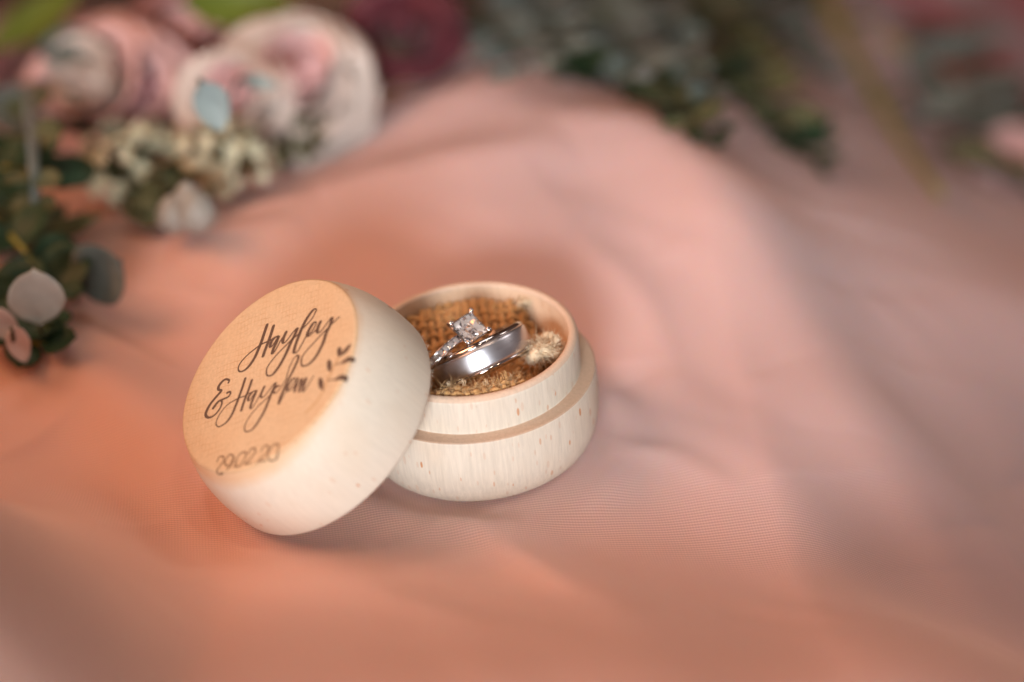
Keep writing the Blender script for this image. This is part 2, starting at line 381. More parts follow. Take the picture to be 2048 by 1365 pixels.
RIDGES = [  # (points px,py in the photo, amplitude mm, width mm)
    ([(1120, 250), (1290, 285), (1430, 370), (1550, 500), (1680, 640), (1830, 750), (1960, 820)], 7.5, 15, 17),
    ([(640, 440), (930, 385), (1140, 330)], 4.0, 12, 17),
    ([(700, 180), (900, 200), (1050, 130)], 3.0, 18),
    ([(1230, 760), (1380, 850), (1560, 930), (1700, 1080), (1800, 1300)], 3.6, 20),
    ([(905, 1035), (985, 1090), (1080, 1160), (1160, 1250)], .8, 3.2),
    ([(1215, 890), (1330, 880), (1450, 930)], .7, 3.5),
    ([(560, 1110), (500, 1170), (380, 1230)], .8, 3.5),
    ([(1180, 520), (1290, 600), (1350, 720)], 1.0, 4.5),
    ([(-40, 800), (80, 790), (200, 800), (330, 900), (460, 990)], 5.5, 11),
    ([(330, 570), (480, 560), (620, 520)], 2.5, 10),
    ([(760, 985), (900, 1060), (1050, 1120), (1180, 1220), (1250, 1330)], 2.6, 9),
    ([(450, 1130), (620, 1180), (800, 1270), (1000, 1400)], 1.6, 10),
    ([(1560, 680), (1740, 800), (1900, 930)], 2.2, 12),
    ([(1750, 420), (1950, 520), (2100, 560)], 5.0, 22),
]
VALLEYS = [
    ([(1640, 300), (1760, 400), (1900, 520)], 4.0, 26),
    ([(250, 740), (300, 700), (350, 640)], 4.5, 13),
    ([(60, 950), (200, 1010), (340, 1080)], 4.0, 16),
    ([(1205, 860), (1240, 800), (1230, 700)], 1.8, 9),
    ([(860, 1090), (940, 1100), (1000, 1160)], 1.6, 8),
    ([(1100, 440), (1200, 420), (1300, 520)], 2.2, 12),
    ([(1650, 860), (1800, 1000), (1900, 1200)], 3.0, 16),
]
def seg_field(X, Y, pts, amp, wid, wid2=None):
    P = catmull([tuple(at(a, b, -24)[:2]) for a, b in pts], 8)
    D = np.full(X.shape, 1e9); SG = np.ones(X.shape); T = np.zeros(X.shape)
    n = len(P)
    for i in range(n - 1):
        ax, ay = P[i]; bx, by = P[i + 1]
        dx, dy = bx - ax, by - ay; L = dx * dx + dy * dy + 1e-9
        t = np.clip(((X - ax) * dx + (Y - ay) * dy) / L, 0, 1)
        d = np.hypot(X - ax - t * dx, Y - ay - t * dy)
        m_ = d < D
        D = np.where(m_, d, D); SG = np.where(m_, (X - ax) * dy - (Y - ay) * dx, SG); T = np.where(m_, (i + t) / (n - 1), T)
    env = np.sin(np.pi * np.clip(T * .9 + .05, 0, 1)) ** .5
    # second width: the flank turned away from the lens side
    Wd2 = wid if wid2 is None else np.where(SG < 0, wid2, wid)
    return amp * env * np.exp(-(D / Wd2) ** 2)

def build_cloth():
    xs = np.concatenate([np.linspace(-400, -110, 90, endpoint=False), np.linspace(-110, 130, 240, endpoint=False), np.linspace(130, 400, 80)])
    ys = np.concatenate([np.linspace(-220, -90, 60, endpoint=False), np.linspace(-90, 110, 200, endpoint=False), np.linspace(110, 640, 170)])
    X, Y = np.meshgrid(xs, ys)
    Z = np.zeros(X.shape)
    for p in RIDGES: Z += seg_field(X, Y, *p)
    for p in VALLEYS: Z -= seg_field(X, Y, *p)
    # broad soft waves
    Z += 1.0 * np.sin(X / 23 + Y / 41 + .6) * np.sin(Y / 31 - X / 57) + .4 * np.sin(X / 9.5 - Y / 13)
    ss = lambda t: np.clip(t, 0, 1) ** 2 * (3 - 2 * np.clip(t, 0, 1))
    # shaped for the light: climbs behind the box to brighten, tilts near and right to darken
    Z += 13 * ss((Y - 18) / 70) * np.exp(-((X - 10) / 90) ** 2)
    back = np.clip(Y - 66, 0, 600); Z -= .25 * back * back / (back + 55)
    lb = np.clip(Y - 40, 0, 600); Z -= .13 * lb * lb / (lb + 30) * ss((-X + 20) / 60)
    Z += (46 * ss((-Y + 8) / 115) * ss((-X - 50) / 42) * ss((X + 215) / 60) + 32 * ss((-Y - 32) / 95)) * ss((Y + 205) / 80)
    rx = np.clip(X - 56, 0, 400); Z -= (.62 - .22 * ss((Y - 30) / 60)) * rx * rx / (rx + 10) * ss((420 - Y) / 200)
    Z += .12 * np.clip(-Y, 0, 150) * ss((X - 40) / 50)
    Z -= 7 * ss((X - 18) / 45) * ss((-Y + 5) / 60)
    Z += .16 * np.sin(X / 3.1 + Y / 5.3 + 1.5 * np.sin(Y / 11)) * np.sin(X / 17 + 2) * np.sin(Y / 13)
    # pressed flat under the box
    rr = np.hypot(X, Y)
    Z += 1.0 * np.exp(-((rr - 30) / 5) ** 2) * (1 + .5 * np.sin(np.arctan2(Y, X) * 7))
    wbox = np.clip((rr - 20.5) / 16, 0, 1); wbox = wbox * wbox * (3 - 2 * wbox)
    G = -24.75 - 0.10 * X
    Zb = -24.75 - .25 * (rr > 19)
    out = (G + Z) * wbox + Zb * (1 - wbox)
    # small dent where the lid's rim stands
    lx, ly, lz = LID_FOOT
    dl = np.hypot(X - lx, Y - ly)
    wl = np.exp(-(dl / 17) ** 2)
    out = out * (1 - wl) + (lz + .12 * (dl - 0) * .35) * wl
    out = out.astype(float)
    ny, nx = X.shape
    V = np.stack([X.ravel(), Y.ravel(), out.ravel()], 1) 
    i = np.arange((ny - 1) * (nx - 1)); r_, c_ = i // (nx - 1), i % (nx - 1)
    a = r_ * nx + c_
    Fc = np.stack([a, a + 1, a + nx + 1, a + nx], 1)
    o = mesh_obj('draped_cloth', V.tolist(), Fc.tolist(), M['cloth'])
    tag(o, kind='structure')
    return o, (xs, ys, out)

LID_O = Vector((-29.457, -13.464, -7.296))
LN = Vector((-0.52452, -0.18404, 0.83127)).normalized()
LA = Vector((0.33108, -0.9436, 0)).normalized()
LB = LN.cross(LA)
_th = [i * math.tau / 180 for i in range(180)]
_low = min((LID_O + (LA * math.cos(t) + LB * math.sin(t)) * 25.3 for t in _th), key=lambda p: p.z)
LID_FOOT = (_low.x, _low.y, _low.z - .15)
cloth, CG = build_cloth()
def ground(x, y):
    xs, ys, Zg = CG
    i = int(np.clip(np.searchsorted(xs, x) - 1, 0, len(xs) - 2)); j = int(np.clip(np.searchsorted(ys, y) - 1, 0, len(ys) - 2))
    return float(Zg[j, i])

# ================================================================ THE BOX
box = empty('ring_box', (0, 0, -24.7))
tag(box, 'open round pale beech ring box lined with burlap, holding two rings', 'box')
outer = [(0, -24.7), (21.0, -24.7), (22.1, -24.45), (23.3, -23.2), (24.2, -21), (24.75, -18), (24.95, -14.5), (24.9, -11), (24.72, -8.6)]
prof = smooth_profile(outer, 2)
prof += [(24.66, -8.35), (24.5, -8.16), (24.3, -8.12), (21.95, -8.1), (21.8, -8.0), (21.78, -7.7), (21.74, -1.3), (21.6, -.75), (21.3, -.3), (20.9, -.06), (20.5, 0), (20.1, -.06), (19.85, -.3), (19.75, -.8), (19.7, -13), (19.3, -14.2), (18, -14.6), (0, -14.6)]
V, Fc = lathe(prof, 192, closed=False)
# slightly uneven turning
V = [(x * (1 + .0012 * math.sin(3 * math.atan2(y, x))), y * (1 + .0012 * math.sin(3 * math.atan2(y, x) + 1)), z) for x, y, z in V]
body = mesh_obj('body', V, Fc, M['beech'], box); body.location.z = 24.7 * MM
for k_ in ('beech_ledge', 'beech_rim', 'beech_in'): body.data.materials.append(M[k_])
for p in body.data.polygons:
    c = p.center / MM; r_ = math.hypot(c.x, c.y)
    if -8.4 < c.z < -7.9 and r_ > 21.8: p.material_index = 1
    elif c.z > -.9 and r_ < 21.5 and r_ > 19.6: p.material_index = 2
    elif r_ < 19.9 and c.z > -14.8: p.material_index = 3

# ================================================================ BURLAP LINING
def sm(t):
    t = max(0, min(1, t)); return t * t * (3 - 2 * t)
def zb(x, y):
    back = 5.6 * sm((y - 4) / 12) * (1 - sm((x - 10) / 5))
    front = 8.7 * sm((-y - 7.5) / 10.5)
    left = 3.0 * sm((-x - 9) / 9)
    right = 2.5 * sm((x - 9) / 8) * (1 - sm((y - 2) / 6))
    return -9.6 + max(back, front) + min(left + right, 3) * .6 + .35 * math.sin(x * .6 + 1) * math.sin(y * .5)
lining = empty('burlap_lining', (0, 0, -14))
tag(lining, 'coarse brown woven burlap lining inside the open beech box, frayed along its edge', 'burlap')
PITCH = 1.85
def yarn(k, axis):
    c = k * PITCH
    half = math.sqrt(max(19.25 ** 2 - c * c, 0))
    if half < 3: return
    n = int(2 * half / .42)
    path = []; rad = []
    ph = random.uniform(-.15, .15); base_r = random.uniform(.54, .68)
    off = random.uniform(-.12, .12)
    for i in range(n + 1):
        s = -half + 2 * half * i / n
        wob = off + .12 * math.sin(s * .5 + k) 
        wv = .50 * math.cos(math.pi * s / PITCH + math.pi * k + (0 if axis == 'x' else math.pi))
        if axis == 'x': x, y = s, c + wob
        else: x, y = c + wob, s
        path.append(Vector((x, y, zb(x, y) + wv + 14)))
        rad.append(base_r * (1 + .18 * math.sin(s * 3.1 + k * 1.7) + random.uniform(-.08, .08)))
    V, Fc = tube(path, rad, 6)
    mesh_obj('yarn', V, Fc, M['jute'], lining)
for k in range(-10, 11):
    yarn(k, 'x'); yarn(k, 'y')
# dark cloth backing under the weave so no gap opens to the wood
V = []; Fc = []
nr, na = 14, 48
V.append((0, 0, zb(0, 0) - .7 + 14))
for i in range(1, nr + 1):
    for j in range(na):
        r = 19.3 * i / nr; a = math.tau * j / na; x, y = r * math.cos(a), r * math.sin(a)
        V.append((x, y, zb(x, y) - .75 + 14))
for j in range(na): Fc.append((0, 1 + j, 1 + (j + 1) % na))
for i in range(nr - 1):
    for j in range(na):
        a = 1 + i * na + j; b = 1 + i * na + (j + 1) % na; Fc.append((a, b, b + na, a + na))
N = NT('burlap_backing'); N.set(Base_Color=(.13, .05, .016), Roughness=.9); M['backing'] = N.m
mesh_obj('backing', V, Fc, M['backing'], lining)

def fibre(V, Fc, p, d, L, r, curl, n=6):
    path = [p.copy()]; d = d.normalized(); ax = Vector((random.gauss(0, 1), random.gauss(0, 1), random.gauss(0, 1))).normalized()
    for i in range(n):
        d = (Quaternion(ax, curl / n * random.uniform(.4, 1.6)) @ d).normalized()
        path.append(path[-1] + d * (L / n))
    tube(path, [r * (1 - .75 * i / n) for i in range(n + 1)], 3, V, Fc, cap=False)
V, Fc = [], []
for _ in range(2600):
    a = random.uniform(0, math.tau); r = 19 * math.sqrt(random.random())
    if random.random() < .12: r = random.uniform(17, 18.8); a = random.uniform(-1.9, -.4)
    x, y = r * math.cos(a), r * math.sin(a)
    d = Vector((random.gauss(0, 1), random.gauss(0, 1), abs(random.gauss(0, .45)) + .05))
    fibre(V, Fc, Vector((x, y, zb(x, y) + 14 + .3)), d, random.uniform(1.2, 4.4), random.uniform(.03, .085), random.uniform(.5, 2.4), 5)
tag(mesh_obj('loose_fibre', V, Fc, M['fuzz'], lining), kind='stuff')
# frayed, looped yarn ends standing along the front edge
for i in range(46):
    a = R(-112 + i * 2.1 + random.uniform(-1.5, 1.5)); r0 = random.uniform(15.2, 18.4)
    x, y = r0 * math.cos(a), r0 * math.sin(a)
    p = Vector((x, y, zb(x, y) + 14 - .1))
    d = Vector((random.uniform(-1, 1), random.uniform(-.6, .9), random.uniform(.1, .75))).normalized()
    L = random.uniform(1.8, 3.4); side = Vector((-d.y, d.x, .2)).normalized()
    bend = random.uniform(1.2, 2.8)
    V, Fc = [], []
    for f_ in range(7):    # a yarn end is a bundle of splayed fibres
        off = Vector((random.gauss(0, .16), random.gauss(0, .16), random.gauss(0, .12))); spl = random.uniform(.0, .5)
        path = []
        for q in range(9):
            t = q / 8
            path.append(p + off * (1 + spl * 3 * t) + d * (L * math.sin(t * bend) / max(1, bend * .6)) + side * (.8 * (1 - math.cos(t * bend))))
        tube(path, [random.uniform(.09, .15) * (1 - .6 * t / 8) for t in range(9)], 4, V, Fc, cap=False)
    mesh_obj('frayed_end', V, Fc, M['jute' if i % 3 else 'twine'], lining)

def knot(centre, size, label, nf, turn, grp='twine knots inside the box'):
    o = empty('twine_knot', centre)
    tag(o, label, 'knot', grp)
    # two looping strands, each a bundle of fine fibres
    for s in range(3):
        pts = []
        for i in range(7):
            t = i / 6 * math.tau * .85 + s * 2.1 + turn
            pts.append(Vector((size * .62 * math.cos(t + .4 * s), size * .55 * math.sin(t * (1 + .3 * s)), size * .42 * math.sin(t * 1.7 + s) + size * .1)))
        P = [Vector(q) for q in catmull(pts, 5)]
        V, Fc = tube(P, [size * .23 * (1 + .1 * math.sin(i * 1.3)) for i in range(len(P))], 8)
        mesh_obj('strand', V, Fc, M['twine'], o)
        V, Fc = [], []
        for f in range(nf):
            ang = random.uniform(0, math.tau); rr = size * random.uniform(.20, .28); tw = random.uniform(2, 5)
            path = []
            i0 = random.randint(0, len(P) - 10); i1 = min(len(P) - 1, i0 + random.randint(7, 18))
            for i in range(i0, i1):
                t = (P[min(i + 1, len(P) - 1)] - P[max(i - 1, 0)]).normalized()
                a_ = t.orthogonal().normalized(); b_ = t.cross(a_)
                an = ang + tw * i / len(P) * 2
                path.append(P[i] + a_ * (rr * math.cos(an)) + b_ * (rr * math.sin(an)))
            # let the end fly loose
            d = (path[-1] - path[-2]).normalized() + Vector((random.gauss(0, .5), random.gauss(0, .5), random.gauss(.3, .5)))
            for q in range(3): path.append(path[-1] + d.normalized() * size * .13)
            tube(path, random.uniform(.045, .10), 3, V, Fc, cap=False)
        tag(mesh_obj('strand_fibre', V, Fc, M['fuzz_pale'], o), kind='stuff')
    V, Fc = [], []
    for _ in range(int(nf * 2.2)):
        d = Vector((random.gauss(0, 1), random.gauss(0, 1), random.gauss(.5, .8))).normalized()
        fibre(V, Fc, d * size * .45, d + Vector((random.gauss(0, .6), random.gauss(0, .6), random.gauss(0, .4))), size * random.uniform(.4, .95), random.uniform(.035, .075), random.uniform(.3, 2.2), 6)
    tag(mesh_obj('fray', V, Fc, M['fuzz_pale'], o), kind='stuff')
    return o
knot(at(1090, 706, -3.4), 4.6, 'pale frayed jute twine knot at the right inner wall of the box', 110, .3)
knot(at(1050, 606, -3.6), 2.3, 'small blurred twine knot at the back wall of the box', 50, 1.9)

# ================================================================ BAND RING
NR = Vector((-.32, .49, .81)).normalized()
ro = Vector((.83, 1.79, -2.17)) - NR * 6.6
qr = Vector((0, 0, 1)).rotation_difference(NR)
band = empty('band_ring', ro, qr)
tag(band, 'wide silver grey wedding band with polished stepped edges, under the diamond ring', 'ring')
def ringpart(name, prof, mat, seg=160):
    V, Fc = lathe(prof, seg, closed=True); return mesh_obj(name, V, Fc, mat, band)
Wd = 6.6
centre = [(9.3, 1.12), (10.34, 1.12), (10.42, 1.2), (10.50, 1.7), (10.53, 3.3), (10.50, Wd - 1.7), (10.42, Wd - 1.2), (10.34, Wd - 1.12), (9.3, Wd - 1.12)]
ringpart('centre_band', centre, M['band'])
for flip in (0, 1):
    e = [(9.1, 2.0), (9.05, .5), (9.2, .12), (9.5, .0), (9.8, .05), (10.22, .55), (10.27, .7), (10.27, .98), (10.15, 1.05), (10.1, 1.11), (9.25, 1.11)]
    if flip: e = [(r, Wd - z) for r, z in reversed(e)]
    ringpart('polished_edge', e, M['edge'])
ringpart('inner_sleeve', [(9.08, 2.0), (9.28, 2.0), (9.28, Wd - 2.0), (9.08, Wd - 2.0)], M['edge'])

# ================================================================ DIAMOND RING
DC = Vector((.2, -2.6, 4.1))
DNn = Vector((.237, -.385, .89)).normalized()
DU = Vector((-.79, -.609, -.055)); DU = (DU - DNn * DU.dot(DNn)).normalized()
DV = DNn.cross(DU)
if DV.dot(Vector((.565, -.691, -.45))) < 0: DV = -DV
mrot = Matrix((DU, DV, DU.cross(DV))).transposed()
flipz = 1 if DU.cross(DV).dot(DNn) > 0 else -1
dr = empty('diamond_ring', DC, mrot.to_quaternion())
tag(dr, 'square cut diamond ring with small stones along its shank, leaning on the band', 'ring')
Lh = 2.8
def P3(u, v_, n_): return (u, v_, n_ * flipz)
def sq(h, n_, cut=0):
    c = h - cut
    if cut <= 0: return [P3(-h, -h, n_), P3(h, -h, n_), P3(h, h, n_), P3(-h, h, n_)]
    return [P3(-c, -h, n_), P3(c, -h, n_), P3(h, -c, n_), P3(h, c, n_), P3(c, h, n_), P3(-c, h, n_), P3(-h, c, n_), P3(-h, -c, n_)]
def princess(h, scale_n=1.0):
    V = []; Fc = []
    table = sq(h * .70, .52 * scale_n, h * .07); crown = sq(h * .93, .22 * scale_n, h * .05)
    gird = sq(h, .0, h * .03); gird2 = sq(h, -.12 * scale_n, h * .03)
    V += table + crown + gird + gird2
    Fc.append(tuple(range(8)))
    for lvl in range(3):
        for k in range(8):
            a = lvl * 8 + k; b = lvl * 8 + (k + 1) % 8
            if lvl == 0:
                Fc.append((a, a + 8, b)); Fc.append((b, a + 8, b + 8))
            else: Fc.append((a, a + 8, b + 8, b))
    # pavilion with chevron facets: for every side rings of break points that converge on the culet
    cul = len(V); V.append(P3(0, 0, -1.95 * scale_n))
    g = 24
    corners = [(-h, -h), (h, -h), (h, h), (-h, h)]
    for s in range(4):
        c0, c1 = corners[s], corners[(s + 1) % 4]
        i0 = g + [7, 1, 3, 5][s] if False else None
        mid = ((c0[0] + c1[0]) / 2, (c0[1] + c1[1]) / 2)
        def along(t, f, n_):   # t along the side, f towards the middle
            x = c0[0] + (c1[0] - c0[0]) * t; y = c0[1] + (c1[1] - c0[1]) * t
            return P3(x * f, y * f, n_)
        rows = [[along(t, .999, -.12 * scale_n) for t in (0.015, .25, .5, .75, .985)],
                [along(t, .72, z_ * scale_n) for t, z_ in ((0, -.72), (.33, -.88), (.67, -.88), (1, -.72))],
                [along(t, .40, z_ * scale_n) for t, z_ in ((0, -1.3), (.5, -1.5), (1, -1.3))]]
        st = len(V)
        for r_ in rows: V += r_
        a, b, c = st, st + 5, st + 9
        Fc += [(a, b, a + 1), (a + 1, b, b + 1), (a + 1, b + 1, a + 2), (a + 2, b + 1, b + 2), (a + 2, b + 2, a + 3), (a + 3, b + 2, b + 3), (a + 3, b + 3, a + 4)]
        Fc += [(b, c, b + 1), (b + 1, c, c + 1), (b + 1, c + 1, b + 2), (b + 2, c + 1, c + 2), (b + 2, c + 2, b + 3)]
        Fc += [(c, cul, c + 1), (c + 1, cul, c + 2)]
    return V, Fc
V, Fc = princess(Lh, .8)
dia = mesh_obj('diamond', V, Fc, M['diamond'], dr, smooth=False)
rs = random.Random(3)
gx = 7; V = []; Fc = []
for i in range(gx + 1):
    for j in range(gx + 1):
        u_ = (i / gx * 2 - 1); v_ = (j / gx * 2 - 1)
        jit_ = .10 if 0 < i < gx and 0 < j < gx else 0
        m_ = max(abs(u_), abs(v_))
        V.append(P3((u_ + rs.uniform(-jit_, jit_)) * Lh * .985, (v_ + rs.uniform(-jit_, jit_)) * Lh * .985, -.20 - 1.0 * (1 - m_) + (rs.uniform(-.24, .24) if jit_ else 0)))
for i in range(gx):
    for j in range(gx):
        a = i * (gx + 1) + j
        if (i + j) % 2: Fc += [(a, a + 1, a + gx + 2), (a, a + gx + 2, a + gx + 1)]
        else: Fc += [(a, a + 1, a + gx + 1), (a + 1, a + gx + 2, a + gx + 1)]
pf = mesh_obj('sparkle_facets', V, Fc, M['facet'], dia, smooth=False)  # added reflecting facets inside the stone; mixed tints paint in sparkle
pf.data.materials.append(M['facet_pale']); pf.data.materials.append(M['facet_warm'])
for p in pf.data.polygons: p.material_index = rs.choice((0, 0, 1, 1, 1, 2))
bm = bmesh.new(); bm.from_mesh(dia.data); bmesh.ops.remove_doubles(bm, verts=bm.verts, dist=.00006); bmesh.ops.recalc_face_normals(bm, faces=bm.faces); bm.to_mesh(dia.data); bm.free()
# prongs: folded V claws over each corner, and the gallery under the stone
for sx in (-1, 1):
    for sy in (-1, 1):
        path = [Vector(P3(sx * (Lh * .35), sy * (Lh * .35), -3.0)), Vector(P3(sx * (Lh * .75), sy * (Lh * .75), -1.6)), Vector(P3(sx * (Lh + .18), sy * (Lh + .18), -.3)),
                Vector(P3(sx * (Lh + .16), sy * (Lh + .16), .22)), Vector(P3(sx * (Lh - .12), sy * (Lh - .12), .46)), Vector(P3(sx * (Lh - .50), sy * (Lh - .50), .42))]
        P = [Vector(q) for q in catmull(path, 4)]
        V, Fc = tube(P, [.26] * 8 + [.30 + .03 * i for i in range(6)] + [.50, .54, .54, .50, .46, .40, .28][:len(P) - 14], 10)
        mesh_obj('prong', V, Fc, M['gold'], dr)
V, Fc = [], []
for hh, nn, rr in ((Lh * .985, -.26, .24), (Lh * .62, -1.75, .24)):
    pts = [Vector(P3(x, y, nn)) for x, y in ((-hh, -hh), (hh, -hh), (hh, hh), (-hh, hh), (-hh, -hh))]
    full = []
    for a, b in zip(pts[:-1], pts[1:]): full += [a.lerp(b, t / 4) for t in range(4)]
    full.append(pts[-1]); tube(full, rr, 6, V, Fc)
mesh_obj('gallery', V, Fc, M['gold'], dr)
# shank: circle in the plane of DU and the stone's axis
RS = 9.3
HEAD = -2.5
TILT = R(14)
def ring_pt(r_, ph, v_):
    # circle hanging from the head, swung a little so its far side drops into the band
    u = r_ * math.sin(ph); n_ = r_ * math.cos(ph) - RS
    return P3(u * math.cos(TILT) - n_ * math.sin(TILT), v_, u * math.sin(TILT) + n_ * math.cos(TILT) + HEAD)
V = []; Fc = []
sec = [(-.95, -.75), (-1.02, 0), (-.98, .48), (-.78, .60), (-.62, .42), (.62, .42), (.78, .60), (.98, .48), (1.02, 0), (.95, -.75), (.5, -.92), (-.5, -.92)]
seg = 140
for i in range(seg):
    ph = math.tau * i / seg
    w_ = .82 + .10 * math.cos(ph)
    for (v_, rr) in sec:
        r_ = RS + rr
        V.append(ring_pt(r_, ph, v_ * w_))
ns = len(sec)
for i in range(seg):
    for k in range(ns):
        a = i * ns + k; b = i * ns + (k + 1) % ns; c = ((i + 1) % seg) * ns + (k + 1) % ns; d = ((i + 1) % seg) * ns + k
        Fc.append((a, b, c, d))
o = mesh_obj('shank', V, Fc, M['gold'], dr)
bm = bmesh.new(); bm.from_mesh(o.data); bmesh.ops.recalc_face_normals(bm, faces=bm.faces); bm.to_mesh(o.data); bm.free()
Vs, Fs = princess(.52, .55)
stone_me = None
for side in (1, -1):
    for i in range(9):
        ph = side * (R(19.5) + i * R(7.9))
        if stone_me is None:
            o = mesh_obj('stone', Vs, Fs, M['stone'], dr, smooth=False); stone_me = o.data
        else:
            o = bpy.data.objects.new('stone', stone_me); sc.collection.objects.link(o); o.parent = dr
        r_ = RS + .47
        o.location = Vector(ring_pt(r_, ph, 0)) * MM
        o.rotation_euler = (0, (ph - TILT) * flipz, 0)
# tiny beads between the stones
V, Fc = [], []
for side in (1, -1):
    for i in range(10):
        ph = side * (R(15.6) + i * R(7.9)); r_ = RS + .5
        for v_ in (-.52, .52):
            c = Vector(ring_pt(r_, ph, v_))
            b = len(V)
            for t in [(0, 0, 1), (1, 0, 0), (0, 1, 0), (-1, 0, 0), (0, -1, 0), (0, 0, -1)]: V.append(tuple(c + Vector(t) * .15))
            Fc += [(b, b + 1, b + 2), (b, b + 2, b + 3), (b, b + 3, b + 4), (b, b + 4, b + 1), (b + 5, b + 2, b + 1), (b + 5, b + 3, b + 2), (b + 5, b + 4, b + 3), (b + 5, b + 1, b + 4)]
mesh_obj('bead_setting', V, Fc, M['gold'], dr)

# ================================================================ THE LID
lrot = Matrix((LA, LB, LN)).transposed().to_quaternion()
lid = empty('box_lid', LID_O, lrot)
tag(lid, 'round beech lid engraved with Hayley & Hayden, leaning against the box', 'lid')
TF = 19.17
lo = [(24.9, 0), (25.3, .35), (25.42, 3), (25.35, 6.5), (24.95, 10), (24.2, 13.3), (23.1, 16.2), (22.35, 17.7), (21.95, 18.5), (21.6, 18.98), (21.3, TF)]
lp = [(0, 8), (21.4, 8), (22.0, 7.6), (22.1, 7), (22.2, .5), (22.6, 0)] + smooth_profile(lo, 2)
V, Fc = lathe(lp, 192, closed=False)
random.seed(5)
mesh_obj('body', V, Fc, M['beech_lid'], lid)
nf = 40
V, Fc = lathe([(21.93, 18.42), (21.82, 18.74), (21.62, 19.0), (21.35, TF + .01), (21.1, TF + .03), (20.6, TF + .05), (14, TF + .06), (7, TF + .06), (0, TF + .06)], 192, closed=False)
mesh_obj('lid_face', V, Fc, M['beech_face'], lid)
# splinters on the rim of the lid
V, Fc = [], []
for _ in range(60):
    a = R(random.uniform(30, 110)); c, s = math.cos(a), math.sin(a)
    p = Vector((25.3 * c, 25.3 * s, random.uniform(0, .6)))
    fibre(V, Fc, p, Vector((c, s, -1.2 + random.gauss(0, .7))) + Vector((random.gauss(0, .8), random.gauss(0, .8), 0)), random.uniform(.15, .6), .05, .6, 3)
tag(mesh_obj('splinter', V, Fc, M['beech_lid'], lid), kind='stuff')

def on_face(x, y, lift):
    r = math.hypot(x, y)
    if r <= 21.2: return Vector((x, y, TF + .06 + lift))
    e = r - 21.2
    rn = 21.2 + min(e * .8, .8)
    # down the rounded edge
    z = TF + .04 - .95 * min(e * .8, .8) ** 1.6 + (0 if e < 1 else -(e - 1) * .9)
    return Vector((x / r * (rn + lift * .7 + .06), y / r * (rn + lift * .7 + .06), z + lift))
def ribbon(L, wfun, V, Fc, lift, sub=7):
    P = catmull([tuple(p) for p in L], sub); n = len(P); b = len(V)
    for i, p in enumerate(P):
        q0 = P[max(i - 1, 0)]; q1 = P[min(i + 1, n - 1)]
        d = Vector((q1[0] - q0[0], q1[1] - q0[1])); d = d.normalized() if d.length > 1e-9 else Vector((1, 0))
        h = wfun(d, i / (n - 1)) / 2
        for s in (-1, 1):
            V.append(tuple(on_face(p[0] - d.y * h * s, p[1] + d.x * h * s, lift)))
    for i in range(n - 1): Fc.append((b + 2 * i, b + 2 * i + 1, b + 2 * i + 3, b + 2 * i + 2))
    for (c, dd) in ((P[0], -1), (P[-1], 1)):   # rounded pen ends
        q = P[1] if dd < 0 else P[-2]
        d = Vector((c[0] - q[0], c[1] - q[1])).normalized(); h = wfun(d * dd, 0 if dd < 0 else 1) / 2
        cb = len(V); V.append(tuple(on_face(c[0], c[1], lift)))
        a0 = math.atan2(d.y, d.x)
        for k in range(7):
            a = a0 - math.pi / 2 + math.pi * k / 6
            V.append(tuple(on_face(c[0] + h * math.cos(a), c[1] + h * math.sin(a), lift)))
        for k in range(6): Fc.append((cb, cb + 1 + k, cb + 2 + k))
# screen-up direction of the script in face coordinates gives thick down strokes
dn = Vector((STROKES['hayley'][1][-1][0] - STROKES['hayley'][1][0][0], STROKES['hayley'][1][-1][1] - STROKES['hayley'][1][0][1])).normalized()
def penw(thick, thin, fade=0):
    def f(d, t):
        c = max(0, d.dot(dn)) ** 1.5
        return (thin + (thick - thin) * c) * (1 - fade * t)
    return f
def lettering(name, key, wf, mat, lift=.012):
    V, Fc = [], []
    for n_, L in enumerate(STROKES[key]): ribbon(L, wf, V, Fc, lift + .0015 * n_)
    o = mesh_obj(name, V, Fc, mat, lid, smooth=False); return o
o = lettering('engraved_name', 'hayley', penw(.86, .40), M['burn']); o['label'] = 'Hayley in dark script, upper line'
o = lettering('engraved_ampersand', 'amp', penw(.80, .50), M['burn'])
o = lettering('engraved_name', 'hayden', penw(.68, .31), M['burn']); o['label'] = 'Hayden in dark script, lower line'
o = lettering('engraved_date', 'date', lambda d, t: .37, M['burn_pale']); o['label'] = '29.02.20 in small plain figures'
V, Fc = [], []
ribbon(STROKES['stem'][0], lambda d, t: .55, V, Fc, .010)
o = mesh_obj('engraved_stem', V, Fc, M['burn_faint'], lid, smooth=False)
V, Fc = [], []
for L in STROKES['stem'][1:]: ribbon(L, lambda d, t: .3, V, Fc, .014)
mesh_obj('engraved_twig', V, Fc, M['burn_pale'], lid, smooth=False)
for L in STROKES['leaf']:
    V, Fc = [], []
    ribbon(L, lambda d, t: .12 + 1.05 * math.sin(math.pi * min(1, max(0, t))) ** .8, V, Fc, .016)
    mesh_obj('engraved_leaf', V, Fc, M['burn'], lid, smooth=False)

